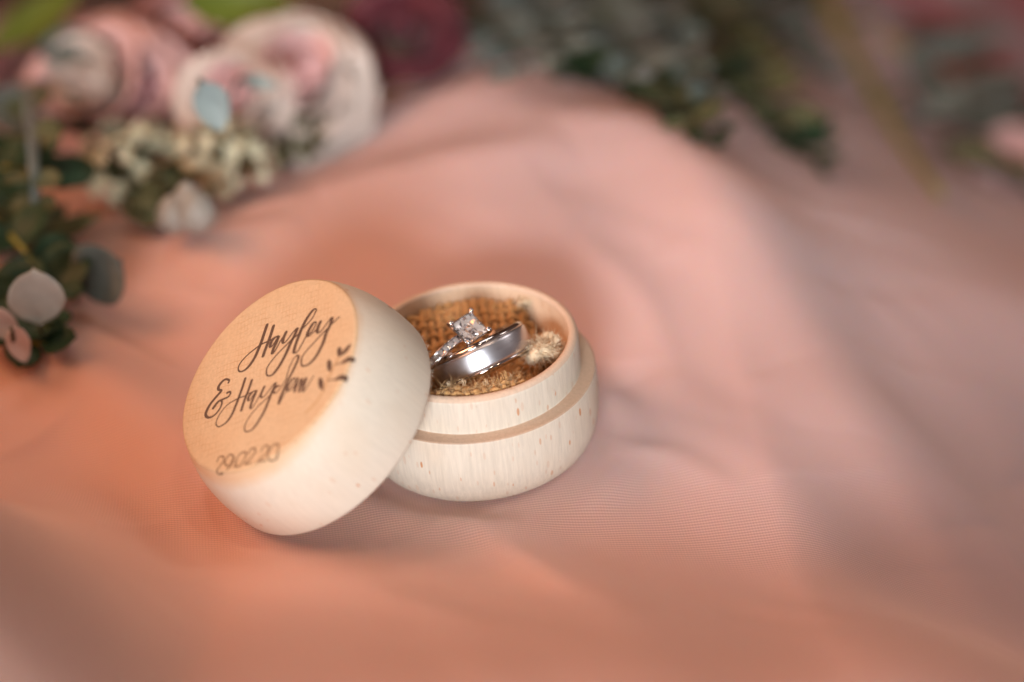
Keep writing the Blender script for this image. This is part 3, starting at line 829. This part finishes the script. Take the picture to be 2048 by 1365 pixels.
# ================================================================ FLOWERS AND LEAVES
def leaf_mesh(name, L, W, mat, cup=.15, pointy=1.0, fold=.12, n=9, m_=5):
    V = []; Fc = []
    for i in range(n + 1):
        t = i / n
        wd = W / 2 * (math.sin(math.pi * t ** (.85)) ** (.62 if pointy < 1 else pointy)) + .02
        for j in range(-m_, m_ + 1):
            s = j / m_
            V.append((s * wd, t * L, cup * L * (t * (1 - t)) * -1.6 + fold * W * s * s + .03 * W * math.sin(t * 9 + s * 3)))
    k = 2 * m_ + 1
    for i in range(n):
        for j in range(k - 1):
            a = i * k + j; Fc.append((a, a + 1, a + k + 1, a + k))
    nv = len(V)   # underside, a real thickness
    V += [(x, y, z - .35) for x, y, z in V]
    Fc += [tuple(reversed([q + nv for q in f])) for f in Fc[:]]
    for i in range(n):
        a, b = i * k, (i + 1) * k; Fc.append((a, b, b + nv, a + nv)); a += k - 1; b += k - 1; Fc.append((b, a, a + nv, b + nv))
    me = bpy.data.meshes.new(name); me.from_pydata([(x * MM, y * MM, z * MM) for x, y, z in V], [], Fc)
    me.materials.append(mat); me.polygons.foreach_set('use_smooth', [True] * len(me.polygons)); return me
LM = {}
def lm(kind, L, W, mat, **kw):
    key = (kind, L, W, mat)
    if key not in LM: LM[key] = leaf_mesh('leaf', L, W, M[mat], pointy=.5 if kind == 'round' else 1.0, **kw)
    return LM[key]
def put(me, name, parent, loc, direction, up=Vector((0, 0, 1)), scale=1, roll=0):
    o = bpy.data.objects.new(name, me); sc.collection.objects.link(o); o.parent = parent
    y = direction.normalized(); z = up - y * up.dot(y)
    z = z.normalized() if z.length > 1e-4 else y.orthogonal().normalized()
    x = y.cross(z)
    q = Matrix((x, y, z)).transposed().to_quaternion() @ Quaternion((0, 1, 0), roll)
    o.rotation_mode = 'QUATERNION'; o.rotation_quaternion = q
    o.location = loc * MM; o.scale = (scale,) * 3
    return o
def sprig(pts, kind, L, W, mat, label, n=10, stem='stem', name='eucalyptus_sprig', cat='sprig', group=None, spread=1.0, srad=.8, seed=1, face=None, jit=.25):
    """pts: world mm points of the stem; leaves in pairs along it"""
    rs = random.Random(seed)
    base = Vector(pts[0])
    e = empty(name, base); tag(e, label, cat, group)
    P = [Vector(q) - base for q in catmull([tuple(p) for p in pts], 6)]
    V, Fc = tube(P, [srad * far(base) * (1 - .6 * i / len(P)) for i in range(len(P))], 6)
    mesh_obj('stem', V, Fc, M[stem], e)
    for i in range(n):
        t = (i + .6) / n; k = min(len(P) - 2, int(t * (len(P) - 1)))
        tg = (P[k + 1] - P[k]).normalized()
        for s in ((-1, 1) if i < n - 1 else (0,)):
            side = tg.cross(Vector((0, 0, 1))).normalized() * s
            d = tg * (.55 if s else 1) + side * spread * rs.uniform(.7, 1.2) + Vector((0, 0, rs.uniform(-.15, .6)))
            up = (face or Vector((0, -.5, 1))) + Vector((rs.gauss(0, jit), rs.gauss(0, jit), rs.gauss(0, jit)))
            put(lm(kind, L, W, mat), 'leaf', e, P[k], d, up, rs.uniform(.75, 1.15) * (1 - .25 * t) * far(base + P[k]), rs.uniform(-.5, .5))
    return e

def petal_mesh(name, mat, Wd_=1.0, curl=.35):
    V = []; Fc = []; n, k = 8, 9
    for i in range(n):
        t = i / (n - 1)
        for j in range(k):
            s = j / (k - 1) * 2 - 1
            w_ = (.35 + .75 * math.sin(min(1, t * 1.05) * math.pi * .62)) * Wd_
            a = s * w_ * 1.0
            rad = .62 + .38 * t
            x = math.sin(a) * rad; y = (math.cos(a)) * rad
            z = t * 1.05 - .12 * s * s * t
            y += curl * max(0, t - .62) ** 2 * 4
            V.append((x, y, z))
    for i in range(n - 1):
        for j in range(k - 1):
            a = i * k + j; Fc.append((a, a + 1, a + k + 1, a + k))
    nv = len(V); V += [(x * .96, y * .96, z) for x, y, z in V]
    Fc += [tuple(reversed([q + nv for q in f])) for f in Fc[:]]
    for j in range(k - 1):
        a = (n - 1) * k + j; Fc.append((a, a + 1, a + 1 + nv, a + nv))
    me = bpy.data.meshes.new(name); me.from_pydata([(x * MM, y * MM, z * MM) for x, y, z in V], [], Fc)
    me.materials.append(M[mat]); me.polygons.foreach_set('use_smooth', [True] * len(me.polygons)); return me
PM = {}
def far(p):
    """how much farther p is than a level cloth would be on the same sight line"""
    p = Vector(p); d = p - CP; t = (-24 + 8 - CP.z) / d.z
    return max(1.0, 1.0 / t) if t > 0 else 1.0
def rose(centre, rad, mat, label, facing=Vector((0, -.6, .8)), seed=1, name='rose', cat='flower', layers=(3, 4, 5, 6, 7), mat_in=None, group=None):
    rs = random.Random(seed); rad *= far(centre)
    q = Vector((0, 0, 1)).rotation_difference(facing.normalized())
    e = empty(name, Vector(centre) - facing.normalized() * rad * .4, q); tag(e, label, cat, group)
    for li, cnt in enumerate(layers):
        f = (li + 1) / len(layers)
        mt = mat_in if (mat_in and li < 2) else mat
        if mt not in PM: PM[mt] = petal_mesh('petal', mt)
        for k in range(cnt):
            o = bpy.data.objects.new('petal', PM[mt]); sc.collection.objects.link(o); o.parent = e
            an = math.tau * k / cnt + li * .7 + rs.uniform(-.2, .2)
            open_ = -.30 + f * .80
            o.rotation_mode = 'QUATERNION'
            o.rotation_quaternion = Quaternion((0, 0, 1), an) @ Quaternion((1, 0, 0), -open_ + rs.uniform(-.14, .14)) @ Quaternion((0, 1, 0), rs.uniform(-.2, .2))
            s = rad * (.13 + .68 * f) * rs.uniform(.9, 1.12); o.scale = (s, s, rad * (.85 - .15 * f)); o.location.z = -.12 * rad * MM * f
    V, Fc = lathe([(0, -.52 * rad), (.22 * rad, -.42 * rad), (.34 * rad, -.3 * rad), (.3 * rad, -.15 * rad), (0, -.15 * rad)], 16, closed=False)
    mesh_obj('calyx', V, Fc, M['olive'], e)
    V, Fc = lathe([(0, -.1 * rad), (.2 * rad, 0), (.27 * rad, .3 * rad), (.22 * rad, .55 * rad), (.12 * rad, .66 * rad), (.05 * rad, .6 * rad), (0, .58 * rad)], 20, closed=False)
    mesh_obj('folded_heart', V, Fc, M[mat_in or mat], e)
    return e
def ico(r, subd=1):
    bm = bmesh.new(); bmesh.ops.create_icosphere(bm, subdivisions=subd, radius=r)
    V = [tuple(v.co) for v in bm.verts]; Fc = [tuple(v.index for v in f.verts) for f in bm.faces]; bm.free(); return V, Fc
def floret_cluster(centre, rad, mat, label, n=60, fr=2.2, name='filler_flower', cat='flower', seed=3, group=None, flat=.7):
    rs = random.Random(seed); e = empty(name, centre); tag(e, label, cat, group); k_ = far(centre); rad *= k_; fr *= k_
    # one five-petalled floret, copied
    V, Fc = [], []
    for k in range(5):
        a = math.tau * k / 5; b = len(V); d = Vector((math.cos(a), math.sin(a), .25)); s = Vector((-math.sin(a), math.cos(a), 0))
        V += [(0, 0, 0), tuple(d * .5 * fr + s * .38 * fr), tuple(d * 1.0 * fr + s * .15 * fr), tuple(d * 1.0 * fr - s * .15 * fr), tuple(d * .5 * fr - s * .38 * fr)]
        Fc.append((b, b + 1, b + 2, b + 3, b + 4))
    b = len(V); V += [(.3 * fr * x, .3 * fr * y, .3 * fr * z) for x, y, z in [(1, 0, 0), (0, 1, 0), (-1, 0, 0), (0, -1, 0), (0, 0, 1), (0, 0, -1)]]
    Fc += [(b, b + 1, b + 4), (b + 1, b + 2, b + 4), (b + 2, b + 3, b + 4), (b + 3, b, b + 4), (b + 1, b, b + 5), (b + 2, b + 1, b + 5), (b + 3, b + 2, b + 5), (b, b + 3, b + 5)]
    me = bpy.data.meshes.new('floret'); me.from_pydata([tuple(c * MM for c in v) for v in V], [], Fc); me.materials.append(M[mat])
    st, sf = [], []
    for i in range(n):
        d = Vector((rs.gauss(0, 1), rs.gauss(0, 1), abs(rs.gauss(0, 1)) * flat + .1)).normalized()
        p = d * rad * rs.uniform(.72, 1.05)
        p.z *= .8
        o = bpy.data.objects.new('floret', me); sc.collection.objects.link(o); o.parent = e; o.location = p * MM
        o.rotation_mode = 'QUATERNION'; o.rotation_quaternion = Vector((0, 0, 1)).rotation_difference((d + Vector((rs.gauss(0, .3),) * 3)).normalized())
        o.scale = (rs.uniform(.7, 1.25),) * 3
        tube([Vector((0, 0, -rad * .4)), p * .5, p], .35, 4, st, sf, cap=False)
    mesh_obj('stalk', st, sf, M['olive'], e)
    return e
def berry(centre, rad, mat, label, name='bud', cat='bud', stem_to=None, group=None):
    rad *= far(centre); e = empty(name, centre); tag(e, label, cat, group)
    V, Fc = lathe([(0, -rad), (rad * .5, -rad * .86), (rad * .87, -rad * .5), (rad, 0), (rad * .9, rad * .5), (rad * .6, rad * .9), (rad * .25, rad * 1.2), (0, rad * 1.35)], 20, closed=False)
    mesh_obj('bud_head', V, Fc, M[mat], e)
    if stem_to is not None:
        d = Vector(stem_to) - Vector(centre); V, Fc = tube([Vector((0, 0, -rad * .8)), d * .5 + Vector((0, 0, 2)), d], rad * .14, 6); mesh_obj('stalk', V, Fc, M['stem_dark'], e)
    return e
G = -24
def A(px, py, z=-20):
    p = at(px, py, -25)
    for _ in range(12):
        g = ground(p.x, p.y); p = p.lerp(at(px, py, g + (z + 24) * .95), .6)
    return p
# ---- bouquet, far left
rose(A(605, 150, 0), 18, 'cream', 'large cream rose at the right end of the bouquet, nearest the burgundy bloom', Vector((.25, -.55, .8)), 1, mat_in='blush')
rose(A(185, 165, 4), 20, 'blush', 'pale pink rose at the left of the bouquet above the big grey leaf', Vector((-.2, -.5, .8)), 2, mat_in='cream')
rose(A(385, 60, 10), 16, 'mauve', 'dusty mauve rose at the top of the bouquet between two green leaves', Vector((0, -.5, .85)), 3, mat_in='blush')
rose(A(305, 200, -2), 7, 'mauve', 'small deep pink bloom in the middle of the bouquet', Vector((0, -.7, .7)), 4, layers=(3, 4, 5))
rose(A(30, 110, 0), 16, 'mauve', 'shaded mauve rose at the far left edge of the bouquet', Vector((-.3, -.4, .8)), 5)
rose(A(465, 185, 0), 13, 'cream', 'small cream pink rose beside the pale blue leaf', Vector((.1, -.6, .8)), 6, mat_in='blush')
rose(A(670, -10, 2), 14, 'cream', 'greenish cream rose at the top right of the bouquet', Vector((.2, -.5, .85)), 8)
rose(A(800, 52, -2), 14, 'burg', 'dark burgundy rose standing alone right of the cream roses', Vector((0, -.6, .8)), 7)
floret_cluster(A(265, 340, -15), 14, 'filler', 'cream green filler florets under the pink rose', 100, 2.2, seed=1)
floret_cluster(A(440, 338, -15), 14, 'filler', 'cream green filler florets in front of the small cream rose', 100, 2.2, seed=2)
floret_cluster(A(565, 280, -17), 10, 'filler', 'small cream green filler florets tucked under the large cream rose', 60, 2.0, seed=21)
floret_cluster(A(330, 410, -18), 10, 'olive', 'dull olive seed cluster at the near edge of the bouquet', 70, 2.0, seed=3)
floret_cluster(A(590, 292, -18), 9, 'olive', 'dull olive seed cluster in shade below the large cream rose', 50, 2.0, seed=9)
for i, (px, py, z, r_) in enumerate([(350, 432, -16, 4.2), (395, 428, -14, 4.6), (378, 400, -12, 3.6)]):
    berry(A(px, py, z), r_, 'berry', ['grey berry at the near tip of the bouquet, left of its pair', 'larger grey berry at the near tip of the bouquet', 'grey berry set just behind the pair at the bouquet tip'][i], name='berry', cat='berry', stem_to=A(330, 350, -20))
def single_leaf(px, py, z, L, W, mat, label, dirn, up, kind='round', name='loose_leaf', cat='leaf', cup=.15):
    c = A(px, py, z); k_ = far(c); L_, W_ = L, W; L *= k_; d = Vector(dirn).normalized(); e = empty(name, c - d * L / 2); tag(e, label, cat)
    put(lm(kind, L_, W_, mat), 'blade', e, Vector((0, 0, 0)), d, Vector(up), k_)
    V, Fc = tube([Vector((0, 0, 0)), -d * L * .2 - Vector((0, 0, 2)), -d * L * .4 - Vector((0, 0, 7))], .5, 6); mesh_obj('stalk', V, Fc, M['stem_dark'], e)
    return e
single_leaf(110, 235, -4, 42, 17, 'euc', 'big grey green leaf lying across the left of the bouquet', (1, -.3, -.25), (0, -.7, .7), 'long')
single_leaf(425, 212, 10, 12, 8, 'euc_blue', 'small pale blue green leaf in the middle of the bouquet', (.2, -.2, -.9), (0, -.9, .4))
single_leaf(203, 545, -12, 15, 15, 'euc', 'round dark grey green leaf standing clear of the bouquet', (.6, -.3, .5), (-.1, -.9, .4))
single_leaf(72, 590, -8, 14, 12, 'euc_pale', 'round silvery white leaf catching light at the left edge', (.1, -.1, .95), (.1, -.9, .4))
single_leaf(60, 40, 16, 34, 12, 'green', 'bright yellow green leaf at the top left corner', (-.9, -.3, -.35), (.1, -.5, .8), 'long')
single_leaf(480, 8, 18, 32, 13, 'green', 'bright yellow green leaf at the top of the bouquet', (1, 0, -.15), (0, -.7, .7), 'long')
single_leaf(150, 95, 14, 20, 11, 'euc', 'grey green leaf tucked above the pale pink rose', (.8, .1, -.1), (0, -.7, .7), 'long')
single_leaf(520, 165, 8, 9, 4, 'euc_blue', 'narrow blue grey leaf lying on the small cream rose', (.9, -.1, -.3), (0, -.7, .7), 'long')
single_leaf(5, 650, -15, 9, 6, 'bud', 'pale cream fallen petal cut by the left edge', (.5, -.1, -.8), (0, -.9, .4), name='fallen_petal', cat='petal')
single_leaf(38, 690, -14, 9, 5, 'bud', 'small pinkish white petal standing lowest at the left edge', (.1, 0, -.9), (.4, -.9, .3), name='fallen_petal', cat='petal')
# dark greens that fill the left
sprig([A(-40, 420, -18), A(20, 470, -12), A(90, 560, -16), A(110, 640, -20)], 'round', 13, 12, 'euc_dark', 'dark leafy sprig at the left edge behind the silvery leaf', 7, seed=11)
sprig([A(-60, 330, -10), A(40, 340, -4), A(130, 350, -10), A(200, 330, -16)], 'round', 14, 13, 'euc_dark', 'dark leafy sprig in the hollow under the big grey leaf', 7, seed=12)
sprig([A(60, 180, 4), A(66, 300, 2), A(70, 400, -6), A(60, 480, -16)], 'round', 9, 8, 'olive', 'upright olive green sprig with a pale stem at the left', 5, seed=13, stem='euc', srad=1.6)
sprig([A(-40, 600, -20), A(0, 640, -20), A(50, 680, -21), A(95, 690, -21)], 'round', 11, 10, 'euc_dark', 'low dark sprig under the small pinkish petal', 5, seed=14)
sprig([A(-30, 500, -20), A(60, 470, -20), A(130, 470, -20)], 'long', 14, 7, 'olive', 'olive green sprig between the big grey leaf and the silvery leaf', 6, seed=15)
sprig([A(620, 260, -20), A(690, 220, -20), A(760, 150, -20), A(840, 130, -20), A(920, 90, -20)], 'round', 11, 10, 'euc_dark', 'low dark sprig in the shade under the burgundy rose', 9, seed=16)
# ---- foliage, top centre and right
spec = [
 ([(900, -60), (960, 20), (1010, 80), (1060, 150)], -4, 'euc', 'long', 15, 5, 'grey green sprig right of the burgundy rose, tip towards the box'),
 ([(1000, -80), (1060, -10), (1100, 40), (1120, 110)], 4, 'euc', 'long', 16, 5.5, 'grey green sprig at top centre with its brightest leaf uppermost'),
 ([(1130, -60), (1200, 20), (1250, 90), (1290, 170)], -2, 'euc', 'long', 16, 7, 'narrow leaved sprig at top centre pointing down towards the cloth ridge'),
 ([(1240, -70), (1320, 20), (1370, 110), (1430, 210)], 2, 'euc', 'round', 9.4, 7.3, 'grey green round leaved sprig right of top centre'),
 ([(1330, -60), (1430, 40), (1500, 140), (1570, 250)], -6, 'olive', 'long', 15, 6, 'thin olive sprig reaching over the brown hollow of the cloth'),
 ([(1150, 60), (1260, 120), (1340, 180), (1390, 260)], -14, 'olive', 'long', 14, 6, 'low olive sprig at the foot of the leaf pile'),
 ([(1450, -60), (1540, 20), (1610, 90), (1660, 160)], 0, 'euc', 'round', 7.9, 6.6, 'mauve grey sprig left of the yellow green stem'),
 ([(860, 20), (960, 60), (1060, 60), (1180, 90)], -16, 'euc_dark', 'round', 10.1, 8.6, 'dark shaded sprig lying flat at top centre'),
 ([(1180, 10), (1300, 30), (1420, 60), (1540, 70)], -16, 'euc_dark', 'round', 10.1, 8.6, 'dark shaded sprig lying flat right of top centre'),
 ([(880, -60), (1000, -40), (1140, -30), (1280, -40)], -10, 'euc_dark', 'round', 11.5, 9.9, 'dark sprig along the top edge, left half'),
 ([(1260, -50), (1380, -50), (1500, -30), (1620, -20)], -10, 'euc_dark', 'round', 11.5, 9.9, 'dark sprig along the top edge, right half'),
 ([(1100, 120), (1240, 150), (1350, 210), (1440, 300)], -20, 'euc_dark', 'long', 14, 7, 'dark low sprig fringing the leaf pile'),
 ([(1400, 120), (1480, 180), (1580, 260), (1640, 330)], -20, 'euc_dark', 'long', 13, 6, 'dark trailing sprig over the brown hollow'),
]
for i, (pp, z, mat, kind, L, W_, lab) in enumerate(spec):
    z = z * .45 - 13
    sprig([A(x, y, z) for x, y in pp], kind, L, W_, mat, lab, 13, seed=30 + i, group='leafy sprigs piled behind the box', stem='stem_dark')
sprig([A(1640, -20, -8), A(1720, 130, -12), A(1790, 260, -18), A(1880, 390, -20)], 'long', 12, 3, 'olive', 'yellow green stem with few leaves running down the right side', 3, seed=60, srad=2.2, stem='stem', name='leafy_stem', cat='stem')
sprig([A(1760, 70, -6), A(1860, 140, -10), A(1950, 210, -14), A(2060, 300, -18)], 'long', 34, 9, 'euc', 'long grey green sprig at the right edge over the burgundy ribbon', 3, seed=61, spread=.35)
sprig([A(1800, 230, -16), A(1900, 250, -16), A(2000, 260, -17), A(2080, 280, -18)], 'long', 22, 8, 'euc', 'low grey green sprig at the right edge', 4, seed=62, spread=.4, stem='stem_dark')
sprig([A(1880, 300, -20), A(1980, 330, -19), A(2080, 390, -19)], 'long', 16, 7, 'olive', 'brown green sprig lowest at the right edge', 4, seed=63, spread=.6, stem='stem_dark')
rose(A(2030, 320, -16), 8, 'blush', 'small dull pink flower at the right edge', Vector((-.2, -.6, .7)), 9, layers=(3, 4, 5))

# burgundy ribbon, folded, top right
rib = empty('burgundy_ribbon', A(1950, 60, -20)); tag(rib, 'wide folded burgundy cloth ribbon in the top right corner', 'ribbon')
c0 = A(1950, 60, -20)
V = []; Fc = []; n1, n2 = 60, 24
pa, pb = A(1600, -80, -18), A(2200, 330, -18); pc_, pd = A(1850, -260, -18), A(2400, 100, -18)
for i in range(n1):
    for j in range(n2):
        t, s = i / (n1 - 1), j / (n2 - 1)
        p = pa.lerp(pb, t).lerp(pc_.lerp(pd, t), s)
        p.z = ground(p.x, p.y)
        p = p + Vector((0, 0, 3 + 4 * math.sin(s * 9 + .6 * t * 3) + 3 * math.sin(s * 4 + t * 2) + 5))
        V.append(tuple(p - c0))
for i in range(n1 - 1):
    for j in range(n2 - 1):
        a = i * n2 + j; Fc.append((a, a + 1, a + n2 + 1, a + n2))
o = mesh_obj('ribbon_fabric', V, Fc, M['ribbon'], rib)
sd = o.modifiers.new('thickness', 'SOLIDIFY'); sd.thickness = .0004
